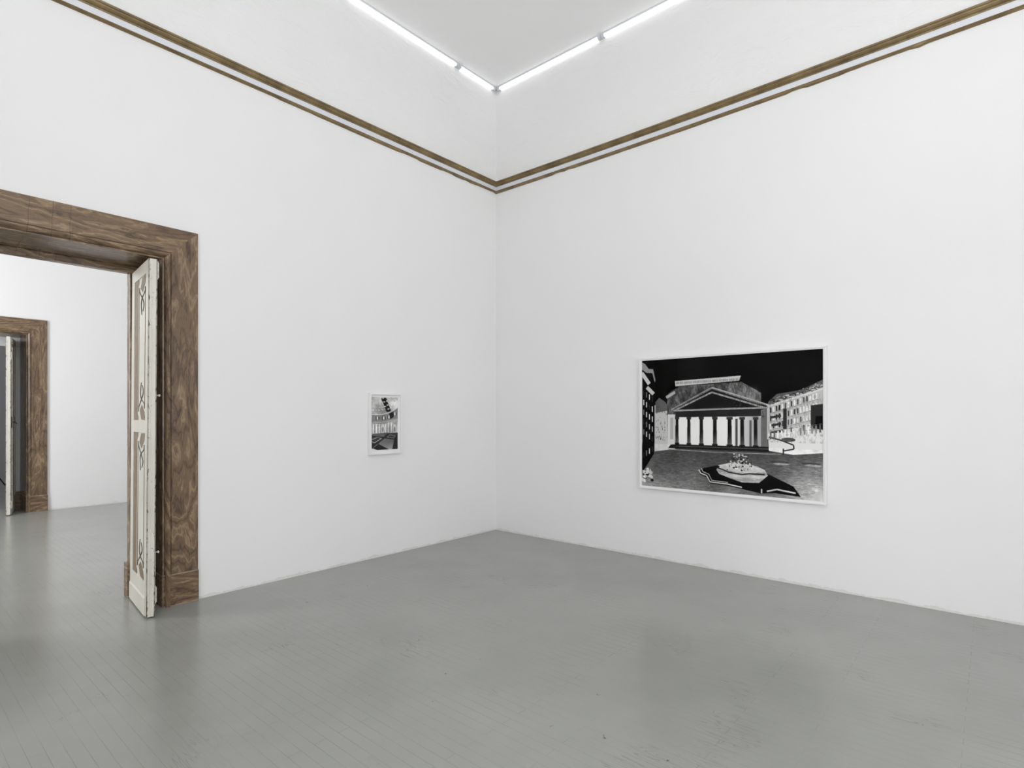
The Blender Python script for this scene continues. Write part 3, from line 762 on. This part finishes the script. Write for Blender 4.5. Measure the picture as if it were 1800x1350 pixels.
# large picture, right wall: along = -y
root = empty('framed_picture', (0, 0, 0)); Pr = lambda u, z, o: (-o, -u, z)
tag(root, 'large wide black and white picture in a thin white frame on the right wall', 'picture')
bm = bmesh.new(); ring(bm, 2.070, 3.818, .727, 2.084, .014, .002, .040, Pr); link('picture_frame', bm, M['framewhite'], root)
bm = bmesh.new(); ring(bm, 2.084, 3.804, .741, 2.070, .012, .002, .033, Pr); link('frame_spacer', bm, M['framewhite'], root)
bm = bmesh.new(); box(bm, (-.022, -3.804, .741), (-.004, -2.084, 2.070)); link('backing_board', bm, M['mat'], root)
U0, U1, Z0, Z1 = 2.094, 3.796, .748, 2.062
print_mesh('photographic_print', square_picture(560, 430), lambda u, v: (-.0245, -(U0 + (U1 - U0) * u), Z1 + (Z0 - Z1) * v), root)
bm = bmesh.new(); box(bm, (-.032, -3.794, .751), (-.029, -2.094, 2.060)); link('glass_pane', bm, M['glass'], root)

# small picture, left wall: along = -x
root = empty('framed_picture', (0, 0, 0)); Pl = lambda u, z, o: (-u, -o, z)
tag(root, 'small upright hall picture in a white frame and mount on the left wall', 'picture')
bm = bmesh.new(); ring(bm, 1.552, 1.962, 1.080, 1.719, .016, .002, .040, Pl); link('picture_frame', bm, M['framewhite'], root)
bm = bmesh.new(); box(bm, (-1.946, -.020, 1.096), (-1.568, -.004, 1.703)); link('mount_board', bm, M['mat'], root)
U0s, U1s, Z0s, Z1s = 1.606, 1.942, 1.126, 1.678
U0s, U1s = 1.598, 1.930
print_mesh('photographic_print', hall_picture(150, 250), lambda u, v: (-(U1s - (U1s - U0s) * u), -.0225, Z1s + (Z0s - Z1s) * v), root, cut=lambda u, v: v > .965 - .0 and u < .2 and (v - .955) > u * .22)
bm = bmesh.new(); box(bm, (-1.944, -.031, 1.098), (-1.570, -.028, 1.701)); link('glass_pane', bm, M['glass'], root)

# ---------------------------------------------------------------- photographer's light stand in the third room
t = empty('light_stand', (-4.02, 9.0, 0)); tag(t, 'black metal tripod stand in the dim room beyond the far doorway', 'stand')
bm = bmesh.new(); tube(bm, [(0, 0, .25), (0, 0, 1.0)], .013, 10); tube(bm, [(0, 0, 1.0), (0, 0, 2.0)], .009, 10); link('pole', bm, M['black'], t)
for k_, a in enumerate((8, 128, 248)):
    a = math.radians(a); dx, dy = math.cos(a), math.sin(a)
    bm = bmesh.new(); tube(bm, [(dx * .02, dy * .02, .86), (dx * .50, dy * .50, .02)], .011, 8); link('leg', bm, M['black'], t)
    bm = bmesh.new(); tube(bm, [(dx * .02, dy * .02, .32), (dx * .31, dy * .31, .35)], .007, 6); link('brace', bm, M['black'], t)
    bm = bmesh.new(); tube(bm, [(dx * .49, dy * .49, .045), (dx * .51, dy * .51, .004)], .016, 8); link('rubber_foot', bm, M['black'], t)
for z in (.33, .87, 1.0):
    bm = bmesh.new(); tube(bm, [(0, 0, z - .03), (0, 0, z + .03)], .024, 10); link('collar', bm, M['black'], t)

# ---------------------------------------------------------------- sky and added unseen fill lights
w = bpy.data.worlds.new('overcast_sky'); S.world = w; w.use_nodes = True
w.node_tree.nodes['Background'].inputs[0].default_value = (.97, .98, 1.0, 1); w.node_tree.nodes['Background'].inputs[1].default_value = 0.6
def area(name, loc, rot, sx, sy, power, col=(1, 1, 1)):
    l = bpy.data.lights.new(name, 'AREA'); l.shape = 'RECTANGLE'; l.size = sx; l.size_y = sy; l.energy = power; l.color = col
    o = bpy.data.objects.new(name, l); COL.objects.link(o); o.location = loc; o.rotation_euler = rot; return o
WP = 82.0
for w0, w1 in WY: area('window_daylight', ((w0 + w1)/2, YB - .30, 2.275), (math.radians(90), 0, 0), w1 - w0, 2.6, WP, (.985, .988, 1))  # fill added at the unseen openings to brighten the room
for w0, w1 in WX: area('window_daylight', (XW - .30, (w0 + w1)/2, 2.275), (math.radians(90), 0, math.radians(-90)), w1 - w0, 2.6, WP, (.985, .988, 1))  # same added fill from the side wall
area('bounce_lamp', (-4.6, -5.9, 2.7), (math.radians(180), 0, 0), 1.2, 1.2, 78, (1, 1, 1))  # added unseen fill aimed up, lifts the ceiling and upper walls
area('second_room_daylight', (XW + .05, 3.4, 2.6), (math.radians(90), 0, math.radians(-90)), 1.6, 2.8, 262, (.985, .988, 1))  # added fill standing inside a solid wall, no opening there; brightens the second room
area('third_room_lamp', (-6.2, 9.0, 5.4), (0, 0, 0), 1.0, 1.0, 70, (.96, .97, 1))  # unseen fill added under the ceiling to brighten the third room

# ---------------------------------------------------------------- camera
f_px = 984.06
cam = bpy.data.cameras.new('camera'); co = bpy.data.objects.new('camera', cam); COL.objects.link(co)
cam.sensor_fit = 'HORIZONTAL'; cam.sensor_width = 36; cam.lens = f_px / 1800 * 36; cam.shift_y = 53 / 1800; cam.clip_start = .05
co.location = (-5.3729, -4.8879, 1.5); co.rotation_euler = (math.radians(90), 0, math.radians(40.6523 - 90))
S.camera = co
S.view_settings.view_transform = 'Standard'; S.view_settings.look = 'None'; S.view_settings.gamma = 1; S.view_settings.use_curve_mapping = False
S.view_settings.exposure = 0.0
S.cycles.use_denoising = True; S.cycles.max_bounces = 12; S.cycles.diffuse_bounces = 8; S.cycles.glossy_bounces = 4
S.cycles.sample_clamp_indirect = 8
